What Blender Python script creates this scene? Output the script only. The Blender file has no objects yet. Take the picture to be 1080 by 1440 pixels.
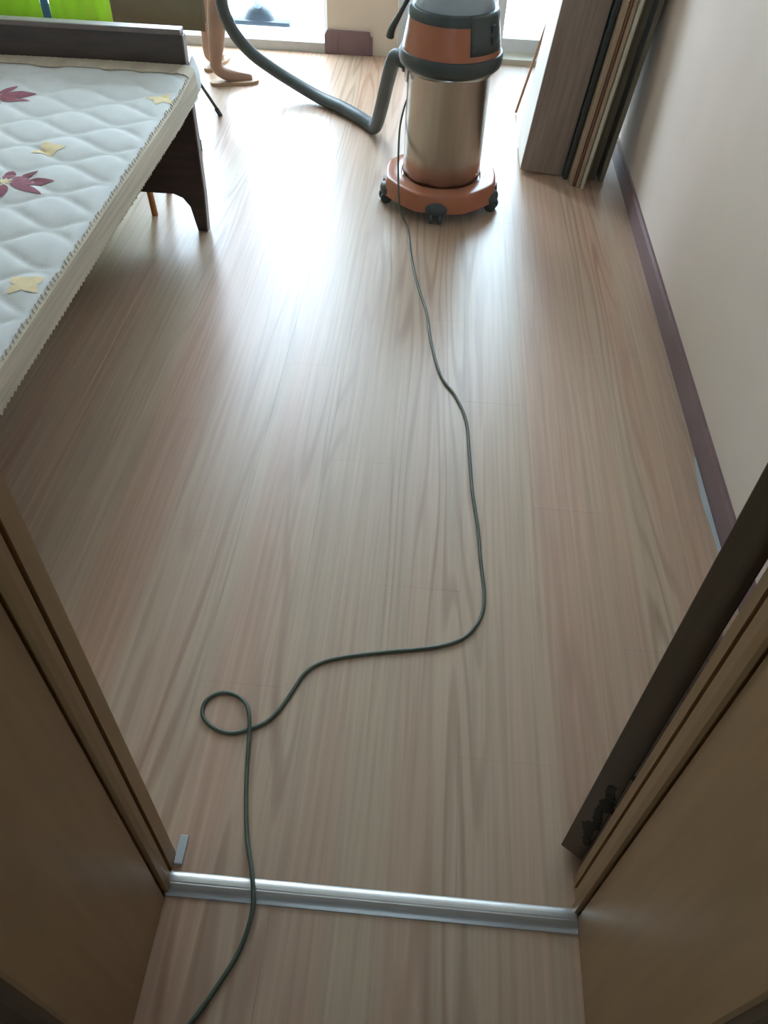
import bpy, bmesh, math, random
from mathutils import Vector, Matrix
random.seed(7)
PI = math.pi
scene = bpy.context.scene
COL = scene.collection

# ------------------------------------------------------------------ camera
# pinhole solved from the vanishing points of the photo; world: X across the doorway,
# Y into the room, Z up, camera above the hall floor at the origin.
F_PX = 1100.0
nad = Vector((493 - 540, 1735 - 720, F_PX)).normalized()
van = Vector((668 - 540, -470 - 720, F_PX))
vy = (van - nad * van.dot(nad)).normalized()
up = -nad
vx = vy.cross(up)
def c2w(v): return Vector((vx.dot(v), vy.dot(v), up.dot(v)))
right, upv, back = c2w(Vector((1, 0, 0))), c2w(Vector((0, -1, 0))), c2w(Vector((0, 0, -1)))
cam_d = bpy.data.cameras.new('camera')
cam = bpy.data.objects.new('camera', cam_d)
COL.objects.link(cam)
cam_d.sensor_fit = 'VERTICAL'
cam_d.sensor_height = 36.0
cam_d.sensor_width = 27.0
cam_d.lens = 36.0 * F_PX / 1440.0
cam_d.clip_start = 0.02
m3 = Matrix((right, upv, back)).transposed()
cam.matrix_world = Matrix.Translation((0, 0, 1.6)) @ m3.to_4x4()
scene.camera = cam

# ------------------------------------------------------------------ world, light, exposure
world = bpy.data.worlds.new('overcast_sky')
scene.world = world
world.use_nodes = True
bg = world.node_tree.nodes['Background']
bg.inputs['Color'].default_value = (0.67, 0.84, 1.0, 1)
bg.inputs['Strength'].default_value = 15.5
scene.view_settings.view_transform = 'Standard'
scene.view_settings.look = 'None'
scene.view_settings.gamma = 1.0
scene.view_settings.use_curve_mapping = False
scene.view_settings.exposure = 0.32

def portal(name, cx, cz, w, h, y=5.33, rx=-PI / 2):
    l = bpy.data.lights.new(name, 'AREA')
    l.shape = 'RECTANGLE'; l.size = w; l.size_y = h
    l.cycles.is_portal = True
    o = bpy.data.objects.new(name, l)
    COL.objects.link(o)
    o.location = (cx, y, cz)
    o.rotation_euler = (rx, 0, 0)           # faces indoors
portal('daylight_portal_open_door', -1.325, 1.375, 1.25, 2.62)
portal('daylight_portal_glass_door', 0.295, 1.375, 1.15, 2.62)
portal('daylight_portal_window', -2.36, 1.375, 0.78, 2.62)
portal('daylight_portal_hall_fill', 0.0, 1.925, 0.6, 0.55, -1.66, PI / 2)  # sampling portal for the added hall fill window

# ------------------------------------------------------------------ materials
def new_mat(name):
    m = bpy.data.materials.new(name)
    m.use_nodes = True
    return m, m.node_tree, m.node_tree.nodes['Principled BSDF']

def mat(name, col, rough=0.6, metal=0.0, var=0.08, scale=12.0, bump=0.0, bscale=60.0, stretch=(1, 1, 1), coat=0.0):
    m, nt, b = new_mat(name)
    tc = nt.nodes.new('ShaderNodeTexCoord')
    mp = nt.nodes.new('ShaderNodeMapping')
    mp.inputs['Scale'].default_value = stretch
    nz = nt.nodes.new('ShaderNodeTexNoise')
    nz.inputs['Scale'].default_value = scale
    nz.inputs['Detail'].default_value = 4
    nt.links.new(tc.outputs['Object'], mp.inputs['Vector'])
    nt.links.new(mp.outputs['Vector'], nz.inputs['Vector'])
    r = nt.nodes.new('ShaderNodeValToRGB')
    r.color_ramp.elements[0].position = 0.3
    r.color_ramp.elements[1].position = 0.7
    r.color_ramp.elements[0].color = tuple(c * (1 - var) for c in col) + (1,)
    r.color_ramp.elements[1].color = tuple(min(1, c * (1 + var)) for c in col) + (1,)
    nt.links.new(nz.outputs['Fac'], r.inputs['Fac'])
    nt.links.new(r.outputs['Color'], b.inputs['Base Color'])
    b.inputs['Roughness'].default_value = rough
    b.inputs['Metallic'].default_value = metal
    if coat: b.inputs['Coat Weight'].default_value = coat
    if bump:
        n2 = nt.nodes.new('ShaderNodeTexNoise')
        n2.inputs['Scale'].default_value = bscale
        nt.links.new(mp.outputs['Vector'], n2.inputs['Vector'])
        bp = nt.nodes.new('ShaderNodeBump')
        bp.inputs['Strength'].default_value = bump
        bp.inputs['Distance'].default_value = 0.002
        nt.links.new(n2.outputs['Fac'], bp.inputs['Height'])
        nt.links.new(bp.outputs['Normal'], b.inputs['Normal'])
    return m

def laminate(name, ca, cb, cc, rough):
    """wood-look laminate, grain along the plank's own Y, shifted per plank"""
    m, nt, b = new_mat(name)
    N, L = nt.nodes, nt.links
    tc = N.new('ShaderNodeTexCoord')
    oi = N.new('ShaderNodeObjectInfo')
    add = N.new('ShaderNodeVectorMath'); add.operation = 'ADD'      # figure runs on from plank to plank
    L.new(tc.outputs['Object'], add.inputs[0]); L.new(oi.outputs['Location'], add.inputs[1])
    def noise(sx, sy, det, dist=0.0, off=0.0):
        mp = N.new('ShaderNodeMapping'); mp.inputs['Scale'].default_value = (sx, sy, 1); mp.inputs['Location'].default_value = (off, off, off)
        L.new(add.outputs[0], mp.inputs['Vector'])
        n = N.new('ShaderNodeTexNoise'); n.inputs['Scale'].default_value = 1.0; n.inputs['Detail'].default_value = det; n.inputs['Distortion'].default_value = dist
        L.new(mp.outputs[0], n.inputs['Vector'])
        return n.outputs['Fac']
    def remap(v, a, b_, c=0.0, d=1.0):
        r = N.new('ShaderNodeMapRange'); r.inputs['From Min'].default_value = a; r.inputs['From Max'].default_value = b_
        r.inputs['To Min'].default_value = c; r.inputs['To Max'].default_value = d
        L.new(v, r.inputs['Value']); return r.outputs[0]
    def math2(op, a, bv):
        n = N.new('ShaderNodeMath'); n.operation = op
        L.new(a, n.inputs[0])
        if isinstance(bv, (int, float)): n.inputs[1].default_value = bv
        else: L.new(bv, n.inputs[1])
        return n.outputs[0]
    n1f = noise(85, 1.6, 4, 0.2)                       # pores and fine streaks
    tone = noise(9.5, 0.22, 1, 0.0, 3.1)               # long columns of pinkish and greyish wood
    col = N.new('ShaderNodeMixRGB'); col.inputs['Color1'].default_value = ca + (1,); col.inputs['Color2'].default_value = cb + (1,)
    L.new(remap(tone, 0.36, 0.64), col.inputs['Fac'])
    st = N.new('ShaderNodeMixRGB'); st.blend_type = 'MULTIPLY'; st.inputs['Fac'].default_value = 1.0
    L.new(col.outputs[0], st.inputs['Color1']); L.new(remap(n1f, 0.3, 0.7, 0.84, 1.10), st.inputs['Color2'])
    fig = noise(7.5, 0.42, 1.5, 0.0, 7.7)              # flame figure as nested thin lines
    ring = math2('SINE', math2('MULTIPLY', fig, 75.0), 0.0)
    ring = remap(ring, 0.1, 1.0)
    where = remap(noise(5.2, 0.5, 1, 0.0, 11.3), 0.43, 0.58)
    amt = math2('MULTIPLY', math2('MULTIPLY', ring, where), 0.66)
    amt = math2('MULTIPLY', amt, remap(n1f, 0.35, 0.6, 0.4, 1.0))
    mx = N.new('ShaderNodeMixRGB'); mx.inputs['Color2'].default_value = cc + (1,)
    L.new(amt, mx.inputs['Fac']); L.new(st.outputs[0], mx.inputs['Color1'])
    bt = N.new('ShaderNodeMapRange')
    bt.inputs['To Min'].default_value = 0.985; bt.inputs['To Max'].default_value = 1.015
    L.new(oi.outputs['Random'], bt.inputs['Value'])
    hs = N.new('ShaderNodeHueSaturation')
    L.new(bt.outputs[0], hs.inputs['Value']); L.new(mx.outputs[0], hs.inputs['Color'])
    L.new(hs.outputs[0], b.inputs['Base Color'])
    b.inputs['Roughness'].default_value = rough
    b.inputs['Specular IOR Level'].default_value = 0.95
    bp = N.new('ShaderNodeBump'); bp.inputs['Strength'].default_value = 0.02; bp.inputs['Distance'].default_value = 0.001
    L.new(n1f, bp.inputs['Height']); L.new(bp.outputs[0], b.inputs['Normal'])
    return m

M = {}
M['floor'] = laminate('laminate_oak', (0.475, 0.345, 0.235), (0.480, 0.295, 0.198), (0.235, 0.112, 0.062), 0.36)
M['subfloor'] = mat('subfloor_dark', (0.16, 0.12, 0.09), 0.8)
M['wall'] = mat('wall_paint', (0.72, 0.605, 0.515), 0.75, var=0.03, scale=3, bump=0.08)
M['ceil'] = mat('ceiling_paint', (0.78, 0.77, 0.74), 0.8, var=0.02)
M['pier'] = mat('pier_cream', (0.66, 0.56, 0.44), 0.7, var=0.03, scale=4)
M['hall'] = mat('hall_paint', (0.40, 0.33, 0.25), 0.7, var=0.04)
M['jamb'] = mat('jamb_ochre_wood', (0.305, 0.178, 0.078), 0.38, var=0.10, scale=5, stretch=(9, 9, 0.7))
M['doorleaf'] = mat('door_leaf_brown', (0.105, 0.070, 0.040), 0.45, var=0.12, scale=6, stretch=(9, 9, 0.7))
M['baseboard'] = mat('baseboard_maroon', (0.185, 0.110, 0.112), 0.45, var=0.10, scale=8)
M['alu'] = mat('aluminium', (0.74, 0.75, 0.76), 0.32, 0.9, var=0.06, scale=20, stretch=(1, 12, 12))
M['alu_strip'] = mat('brushed_strip', (0.50, 0.49, 0.47), 0.38, 0.85, var=0.10, scale=14, stretch=(1, 30, 30))
M['alu_white'] = mat('powder_white', (0.74, 0.76, 0.78), 0.4, 0.0, var=0.03)
M['sill'] = mat('sill_grey', (0.42, 0.42, 0.40), 0.5, var=0.08)
M['balcony'] = mat('balcony_tile', (0.82, 0.83, 0.84), 0.5, var=0.03)
M['rail'] = mat('rail_steel', (0.55, 0.56, 0.57), 0.35, 0.8)
M['bedwood'] = mat('bed_dark_wood', (0.068, 0.050, 0.044), 0.38, var=0.25, scale=6, stretch=(1, 5, 5))
M['bedrim'] = mat('bed_edge_wood', (0.20, 0.16, 0.15), 0.4, var=0.12)
M['quilt'] = mat('quilt_cotton', (0.66, 0.68, 0.67), 0.85, var=0.03, scale=20, bump=0.2, bscale=400)
M['band'] = mat('quilt_border', (0.56, 0.485, 0.375), 0.85, var=0.16, scale=1.3, stretch=(14, 1.5, 60), bump=0.2, bscale=300)
M['petal'] = mat('print_wine', (0.30, 0.105, 0.135), 0.85, var=0.2, scale=40)
M['petal_y'] = mat('print_straw', (0.78, 0.64, 0.38), 0.85, var=0.10, scale=30)
M['orange'] = mat('vac_orange', (0.43, 0.160, 0.088), 0.26, var=0.06)
M['vacblack'] = mat('vac_black', (0.055, 0.072, 0.070), 0.42, var=0.15)
M['dome'] = mat('vac_grey_dome', (0.32, 0.38, 0.42), 0.35, var=0.05)
M['steel'] = mat('stainless', (0.49, 0.46, 0.415), 0.26, 1.0, var=0.08, scale=3, stretch=(8, 8, 0.5))
M['chrome'] = mat('chrome', (0.80, 0.82, 0.83), 0.12, 1.0, var=0.02)
M['hose'] = mat('hose_grey', (0.062, 0.082, 0.084), 0.45, var=0.12)
M['nozzle'] = mat('nozzle_blue_grey', (0.030, 0.045, 0.058), 0.45, var=0.10)
M['cord'] = mat('cord_green', (0.075, 0.098, 0.070), 0.5, var=0.15, scale=30)
M['board1'] = mat('board_grey_brown', (0.275, 0.215, 0.175), 0.55, var=0.18, scale=4, stretch=(14, 14, 0.8))
M['board_lit_pale'] = mat('board_lit_pale', (0.70, 0.68, 0.62), 0.55, var=0.05, scale=5)
M['board_tan'] = mat('board_tan', (0.40, 0.30, 0.20), 0.6, var=0.14, scale=5, stretch=(14, 14, 0.8))
M['board_cream'] = mat('board_cream', (0.58, 0.55, 0.44), 0.6, var=0.05)
M['board_olive'] = mat('board_olive', (0.150, 0.130, 0.085), 0.6, var=0.15, scale=4, stretch=(12, 12, 0.8))
M['board_grey'] = mat('board_grey_olive', (0.22, 0.20, 0.145), 0.6, var=0.10, scale=4, stretch=(12, 12, 0.8))
M['gap_shade_teal'] = mat('gap_shade_dark', (0.045, 0.055, 0.050), 0.6, var=0.10)
M['board_red'] = mat('board_redbrown', (0.22, 0.10, 0.055), 0.55, var=0.12)
M['stick'] = mat('stick_red_wood', (0.36, 0.19, 0.11), 0.6, var=0.12)
M['stool'] = mat('stool_orange_wood', (0.46, 0.21, 0.065), 0.5, var=0.15, scale=8, stretch=(6, 6, 1))
M['rack'] = mat('rack_black', (0.045, 0.055, 0.06), 0.45, var=0.05)
M['olive'] = mat('cloth_olive', (0.27, 0.25, 0.17), 0.9, var=0.06, scale=12, bump=0.2, bscale=300)
M['blue'] = mat('cloth_blue', (0.06, 0.20, 0.34), 0.85, var=0.08)
M['creamcloth'] = mat('cloth_cream', (0.72, 0.66, 0.58), 0.85, var=0.05)
M['skin'] = mat('skin', (0.38, 0.245, 0.18), 0.55, var=0.05)
M['shirt'] = mat('cloth_grey_shirt', (0.30, 0.31, 0.33), 0.85, var=0.05)
M['hair'] = mat('hair_dark', (0.02, 0.016, 0.014), 0.5, var=0.2)
M['sandal'] = mat('sandal_tan', (0.42, 0.29, 0.18), 0.6, var=0.06)
M['eye'] = mat('eye_white', (0.75, 0.74, 0.72), 0.3, var=0.02)
M['grime'] = mat('grime', (0.040, 0.036, 0.026), 0.8, var=0.3, scale=40)
M['sealant'] = mat('sealant_pale', (0.46, 0.49, 0.50), 0.6, var=0.05)

def translucent(name, col):
    m, nt, b = new_mat(name)
    b.inputs['Base Color'].default_value = col + (1,)
    b.inputs['Roughness'].default_value = 0.8
    t = nt.nodes.new('ShaderNodeBsdfTranslucent'); t.inputs['Color'].default_value = col + (1,)
    nz = nt.nodes.new('ShaderNodeTexNoise'); nz.inputs['Scale'].default_value = 6
    mr = nt.nodes.new('ShaderNodeMapRange'); mr.inputs['To Min'].default_value = 0.44; mr.inputs['To Max'].default_value = 0.56
    nt.links.new(nz.outputs['Fac'], mr.inputs['Value'])
    mx = nt.nodes.new('ShaderNodeMixShader')
    nt.links.new(mr.outputs[0], mx.inputs['Fac'])
    nt.links.new(b.outputs[0], mx.inputs[1]); nt.links.new(t.outputs[0], mx.inputs[2])
    nt.links.new(mx.outputs[0], nt.nodes['Material Output'].inputs['Surface'])
    return m
M['lime'] = translucent('curtain_lime', (0.40, 0.59, 0.090))

def thin_glass(name):
    m, nt, b = new_mat(name)
    t = nt.nodes.new('ShaderNodeBsdfTransparent'); t.inputs['Color'].default_value = (0.93, 0.96, 0.96, 1)
    g = nt.nodes.new('ShaderNodeBsdfGlossy'); g.inputs['Roughness'].default_value = 0.02
    fr = nt.nodes.new('ShaderNodeFresnel'); fr.inputs['IOR'].default_value = 1.45
    mx = nt.nodes.new('ShaderNodeMixShader')
    nt.links.new(fr.outputs[0], mx.inputs['Fac'])
    nt.links.new(t.outputs[0], mx.inputs[1]); nt.links.new(g.outputs[0], mx.inputs[2])
    nt.links.new(mx.outputs[0], nt.nodes['Material Output'].inputs['Surface'])
    return m
M['glass'] = thin_glass('window_glass')

# ------------------------------------------------------------------ helpers
def obj(name, bm, m, parent=None, smooth=False, autosmooth=None):
    me = bpy.data.meshes.new(name)
    bmesh.ops.recalc_face_normals(bm, faces=bm.faces[:])
    if smooth:
        for f in bm.faces: f.smooth = True
    bm.to_mesh(me); bm.free()
    if m: me.materials.append(M[m] if isinstance(m, str) else m)
    o = bpy.data.objects.new(name, me)
    COL.objects.link(o)
    if parent: o.parent = parent
    if smooth and autosmooth:
        for e in me.edges: pass
        me.set_sharp_from_angle(angle=math.radians(autosmooth))
    return o

def empty(name, loc=(0, 0, 0)):
    o = bpy.data.objects.new(name, None)
    o.location = loc; o.empty_display_size = 0.05
    COL.objects.link(o)
    return o

def tag(o, label, cat=None, group=None):
    o['label'] = label
    if cat: o['category'] = cat
    if group: o['group'] = group
    return o

def struct(o, label=None):
    o['kind'] = 'structure'
    if label: o['label'] = label
    return o

def box(bm, x0, x1, y0, y1, z0, z1, bev=0.0, seg=2):
    r = bmesh.ops.create_cube(bm, size=1.0)
    vs = r['verts']
    for v in vs:
        v.co = Vector((x0 + (v.co.x + .5) * (x1 - x0), y0 + (v.co.y + .5) * (y1 - y0), z0 + (v.co.z + .5) * (z1 - z0)))
    if bev:
        es = list({e for v in vs for e in v.link_edges})
        bmesh.ops.bevel(bm, geom=es, offset=bev, segments=seg, affect='EDGES', profile=0.5)
    return bm

def nbox(*a, **k):
    bm = bmesh.new(); box(bm, *a, **k); return bm

def prism(bm, pts, axis, a0, a1):
    """pts: 2D outline; axis 'x','y','z' extrusion"""
    def P(p, a):
        return {'x': (a, p[0], p[1]), 'y': (p[0], a, p[1]), 'z': (p[0], p[1], a)}[axis]
    v0 = [bm.verts.new(P(p, a0)) for p in pts]
    v1 = [bm.verts.new(P(p, a1)) for p in pts]
    n = len(pts)
    bm.faces.new(v0); bm.faces.new(v1[::-1])
    for i in range(n):
        bm.faces.new((v0[i], v1[i], v1[(i + 1) % n], v0[(i + 1) % n]))
    return bm

def lathe(bm, prof, cx=0, cy=0, n=64, rfun=None):
    rings = []
    for r, z in prof:
        if r < 1e-5:
            rings.append([bm.verts.new((cx, cy, z))]); continue
        ring = []
        for i in range(n):
            a = 2 * PI * i / n
            rr = r * (rfun(a) if rfun else 1)
            ring.append(bm.verts.new((cx + rr * math.cos(a), cy + rr * math.sin(a), z)))
        rings.append(ring)
    for A, B in zip(rings[:-1], rings[1:]):
        if len(A) == 1 and len(B) == 1: continue
        for i in range(n):
            j = (i + 1) % n
            if len(A) == 1: bm.faces.new((A[0], B[i], B[j]))
            elif len(B) == 1: bm.faces.new((A[i], B[0], A[j]))
            else: bm.faces.new((A[i], B[i], B[j], A[j]))
    return bm

def spline(pts, per=8):
    pts = [Vector(p) for p in pts]
    P = [pts[0] * 2 - pts[1]] + pts + [pts[-1] * 2 - pts[-2]]
    out = []
    for i in range(1, len(P) - 2):
        p0, p1, p2, p3 = P[i - 1:i + 3]
        for k in range(per):
            t = k / per
            out.append(0.5 * ((2 * p1) + (p2 - p0) * t + (2 * p0 - 5 * p1 + 4 * p2 - p3) * t * t + (3 * p1 - p0 - 3 * p2 + p3) * t ** 3))
    out.append(pts[-1])
    return out

def tube(bm, path, r, n=10, rfun=None):
    path = [Vector(p) for p in path]
    t0 = (path[1] - path[0]).normalized()
    ref = Vector((0, 0, 1)) if abs(t0.z) < .9 else Vector((1, 0, 0))
    nrm = t0.cross(ref).normalized()
    rings = []
    for i, p in enumerate(path):
        t = (path[min(i + 1, len(path) - 1)] - path[max(i - 1, 0)]).normalized()
        nrm = (nrm - t * nrm.dot(t)).normalized()
        b = t.cross(nrm)
        rr = rfun(i) if rfun else r
        rings.append([bm.verts.new(p + (nrm * math.cos(2 * PI * k / n) + b * math.sin(2 * PI * k / n)) * rr) for k in range(n)])
    for A, B in zip(rings[:-1], rings[1:]):
        for k in range(n):
            bm.faces.new((A[k], A[(k + 1) % n], B[(k + 1) % n], B[k]))
    bm.faces.new(rings[0][::-1]); bm.faces.new(rings[-1])
    return bm

def rot_about(bm, verts_from, pivot, axis, ang):
    bmesh.ops.rotate(bm, cent=pivot, matrix=Matrix.Rotation(ang, 3, axis), verts=bm.verts[verts_from:] if verts_from else bm.verts[:])

# ================================================================== SETTING
XL, XR = -2.85, 0.87          # room side walls
YD0, YD1 = 0.19, 0.52         # door wall faces (hall side, room side)
YF0, YF1 = 5.20, 5.42         # far wall faces
ZC = 2.75
JL, JR = -0.402, 0.380        # faces of the door lining

# --- floor: slab + laminate planks, each its own piece
floor = struct(obj('floor', nbox(XL, XR, YD0, YF0, -0.06, -0.009), 'subfloor'), 'oak-look laminate floor of planks running from door to balcony')
PW, PL = 0.2, 1.215
pm = bmesh.new(); box(pm, 0.0001, PW - 0.0001, 0.0001, PL - 0.0001, -0.008, 0.0, bev=0.0002, seg=1)
pmesh = bpy.data.meshes.new('plank'); pm.to_mesh(pmesh); pm.free(); pmesh.materials.append(M['floor'])
def plank(parent, x, y0, y1, xe=None):
    """full planks share one mesh; cut ones get their own"""
    full = abs((y1 - y0) - PL) < 1e-4 and xe is None
    if full: me = pmesh
    else:
        b = bmesh.new(); box(b, 0.0001, (xe or PW) - 0.0001, 0.0001, (y1 - y0) - 0.0001, -0.008, 0.0, bev=0.0002, seg=1)
        me = bpy.data.meshes.new('plank'); b.to_mesh(me); b.free(); me.materials.append(M['floor'])
    o = bpy.data.objects.new('plank', me); COL.objects.link(o)
    o.location = (x, y0, 0); o.parent = parent
def lay(parent, xa, xb, ya, yb, x_off):
    x = xa; k = 0
    while x < xb - 1e-4:
        xe = min(PW, xb - x)
        y = ya - PL * ((k * 0.37 + x_off) % 1.0)
        while y < yb - 1e-4:
            y0, y1 = max(y, ya), min(y + PL, yb)
            if y1 - y0 > 0.004: plank(parent, x, y0, y1, None if xe > PW - 1e-4 else xe)
            y += PL
        x += PW; k += 1
lay(floor, XL, XR, 0.468, YF0, 0.2)
floor_h = struct(obj('floor_hall', nbox(-1.6, 1.6, -1.6, 0.468, -0.06, -0.009), 'subfloor'), 'laminate floor of the hall before the door strip')
lay(floor_h, -1.6, 1.6, -1.6, 0.468, 0.65)

# --- walls
struct(obj('wall_right', nbox(XR, XR + 0.12, YD1, YF1, -0.06, ZC), 'wall'), 'pale beige painted wall beside the leaning boards')
struct(obj('wall_left', nbox(XL - 0.12, XL, YD1, YF1, -0.06, ZC), 'wall'))
b = bmesh.new()
box(b, XL - 0.12, JL - 0.03, YD0 + 0.012, YD1 - 0.004, -0.06, ZC)
box(b, JR + 0.03, 1.6, YD0 + 0.012, YD1 - 0.004, -0.06, ZC)
box(b, JL - 0.03, JR + 0.03, YD0 + 0.012, YD1 - 0.004, 2.10, ZC)
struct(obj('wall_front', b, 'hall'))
b = bmesh.new()
box(b, -0.70, -0.285, YF0, YF1, -0.06, ZC)                    # pier
box(b, -0.70 - 1.255, -0.70, YF0, YF1, 2.70, ZC)
box(b, -0.285, XR, YF0, YF1, 2.70, ZC)
box(b, XL, -1.955, YF0, YF1, 2.70, ZC)
box(b, -2.0, -1.955, YF0, YF1, -0.06, 2.70)
box(b, XL, -2.75, YF0, YF1, -0.06, 2.70)
struct(obj('wall_back', b, 'pier'), 'cream pier between the two balcony openings')
struct(obj('ceiling', nbox(XL - 0.12, XR + 0.12, YD0, YF1, ZC, ZC + 0.1), 'ceil'))
# hall shell
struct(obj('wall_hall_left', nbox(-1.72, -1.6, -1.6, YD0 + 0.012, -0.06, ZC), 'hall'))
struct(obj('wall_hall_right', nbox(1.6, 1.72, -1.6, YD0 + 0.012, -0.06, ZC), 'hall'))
HW = 0.30
b = bmesh.new()
box(b, -1.72, -HW, -1.72, -1.6, -0.06, ZC); box(b, HW, 1.72, -1.72, -1.6, -0.06, ZC)
box(b, -HW, HW, -1.72, -1.6, -0.06, 1.65); box(b, -HW, HW, -1.72, -1.6, 2.20, ZC)
struct(obj('wall_hall_back', b, 'hall'))
b = bmesh.new()
box(b, -HW, -HW + .03, -1.69, -1.63, 1.65, 2.20); box(b, HW - .03, HW, -1.69, -1.63, 1.65, 2.20)
box(b, -HW + .03, HW - .03, -1.69, -1.63, 1.65, 1.68); box(b, -HW + .03, HW - .03, -1.69, -1.63, 2.17, 2.20)
hw = struct(obj('window_hall_fill', b, 'alu_white'))  # unseen window added behind the camera to brighten hall and doorway
obj('pane', nbox(-HW + .03, HW - .03, -1.663, -1.657, 1.68, 2.17), 'glass', hw)
struct(obj('ceiling_hall', nbox(-1.72, 1.72, -1.72, YD0, ZC, ZC + 0.1), 'ceil'))

# --- baseboards
b = bmesh.new()
prism(b, [(XR, 0.0), (XR - 0.014, 0.0), (XR - 0.014, 0.080), (XR - 0.009, 0.092), (XR, 0.092)], 'y', YD1, YF0)
bb = struct(obj('baseboard_right', b, 'baseboard'), 'maroon-brown baseboard along the pale wall')
b = bmesh.new()
prism(b, [(-0.716, 0), (-0.43, 0), (-0.43, 0.095), (-0.442, 0.100), (-0.448, 0.125), (-0.70, 0.128), (-0.716, 0.10)], 'y', YF0 - 0.018, YF0)
bp_ = struct(obj('baseboard_back', b, 'baseboard'), 'short maroon baseboard piece on the cream pier')
for x0, x1 in ((-0.676, -0.640), (-0.470, -0.446)):
    obj('joint_strip', nbox(x0, x1, YF0 - 0.021, YF0 - 0.018, 0.004, 0.122, bev=0.001, seg=1), 'baseboard', bp_)

# --- door lining: mouldings as stepped profiles in plan, extruded to the head
def lining(name, side, face, ye, prof):
    b = bmesh.new()
    outer = face + side * 0.03
    pts = [(outer, prof[0][0])] + [(face - side * d, y) for y, d in prof] + [(outer, ye)]
    prism(b, pts, 'z', -0.004, 2.07)
    return obj(name, b, 'jamb')
profL = [(0.176, -0.004), (0.180, 0.0), (0.437, 0.0), (0.438, -0.007), (0.446, -0.007), (0.447, 0.006), (0.4595, 0.008), (0.463, 0.004),
         (0.466, 0.000), (0.482, 0.000), (0.483, -0.006), (0.489, -0.006), (0.490, 0.001), (0.520, 0.001), (0.524, -0.003)]
profR = [(0.198, -0.004), (0.202, 0.0), (0.469, 0.0), (0.470, -0.007), (0.477, -0.007), (0.478, 0.006), (0.491, 0.008), (0.495, 0.004),
         (0.498, 0.000), (0.519, 0.000), (0.520, -0.006), (0.526, -0.006), (0.527, 0.000), (0.545, 0.000), (0.548, -0.004)]
jl = struct(lining('trim_2', -1, JL, 0.524, profL), 'ochre wooden door lining with grooved moulding beside the small grey corner piece')
jr = struct(lining('trim_3', 1, JR, 0.548, profR), 'ochre wooden door lining with grooved moulding, hinge side of the brown door')
b = bmesh.new(); box(b, JL - 0.03, JR + 0.03, 0.19, 0.52, 2.07, 2.10, bev=0.002)
struct(obj('trim_4', b, 'jamb'))
# hall-side casings
b = bmesh.new(); prism(b, [(JL - 0.004, 0.180), (JL - 0.004, 0.168), (JL - 0.012, 0.160), (JL - 0.075, 0.166), (JL - 0.08, 0.202), (JL - 0.02, 0.202)], 'z', 0, 2.14)
struct(obj('trim_5', b, 'doorleaf'))
b = bmesh.new(); prism(b, [(JR + 0.004, 0.202), (JR + 0.004, 0.186), (JR + 0.012, 0.180), (JR + 0.075, 0.184), (JR + 0.08, 0.203), (JR + 0.02, 0.203)], 'z', 0, 2.14)
struct(obj('trim_6', b, 'doorleaf'))
# --- aluminium door strip
b = bmesh.new()
prof = [(0.442, 0.0), (0.4425, 0.002), (0.447, 0.0052), (0.453, 0.0078), (0.459, 0.0092), (0.4635, 0.0098), (0.4645, 0.0090), (0.4665, 0.0090), (0.4675, 0.0098), (0.474, 0.0094), (0.480, 0.0078), (0.485, 0.0052), (0.4875, 0.002), (0.488, 0.0)]
prism(b, [(y, z) for y, z in prof], 'x', JL + 0.0005, JR - 0.0005)
struct(obj('trim_1', b, 'alu_strip', smooth=True, autosmooth=35), 'ridged silver aluminium strip across the doorway floor')

# --- balcony
bal = struct(obj('floor_balcony', nbox(XL - 0.4, XR + 1.0, YF1, 6.75, -0.12, -0.006), 'balcony'), 'bright pale balcony floor beyond the sill')
for i in range(8):
    for j in range(3):
        x0 = XL - 0.4 + i * 0.59; y0 = YF1 + 0.02 + j * 0.44
        obj('tile', nbox(x0 + .002, x0 + .586, y0 + .002, y0 + .436, -0.006, 0.0, bev=0.0015, seg=1), 'balcony', bal)
struct(obj('wall_balcony_blocker', nbox(XL - 0.4, XR + 1.0, 6.72, 6.82, -0.12, 0.92), 'balcony'))  # unseen parapet added to cut low daylight in the floor reflection
rail = empty('balcony_railing', (-0.8, 6.77, 0.92)); tag(rail, 'steel handrail on short posts along the added unseen parapet', 'railing')
rb = bmesh.new(); tube(rb, [(-2.4, 0, 0.14), (2.6, 0, 0.14)], 0.025, 10); obj('top_rail', rb, 'rail', rail, smooth=True, autosmooth=40)
rb = bmesh.new(); tube(rb, [(0, 0, 0.0), (0, 0, 0.13)], 0.012, 8); o0 = obj('post', rb, 'rail', rail, smooth=True, autosmooth=40)
o0.location.x = -2.3
for i in range(1, 5):
    o = o0.copy(); COL.objects.link(o); o.parent = rail; o.location.x = -2.3 + i * 1.15

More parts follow.
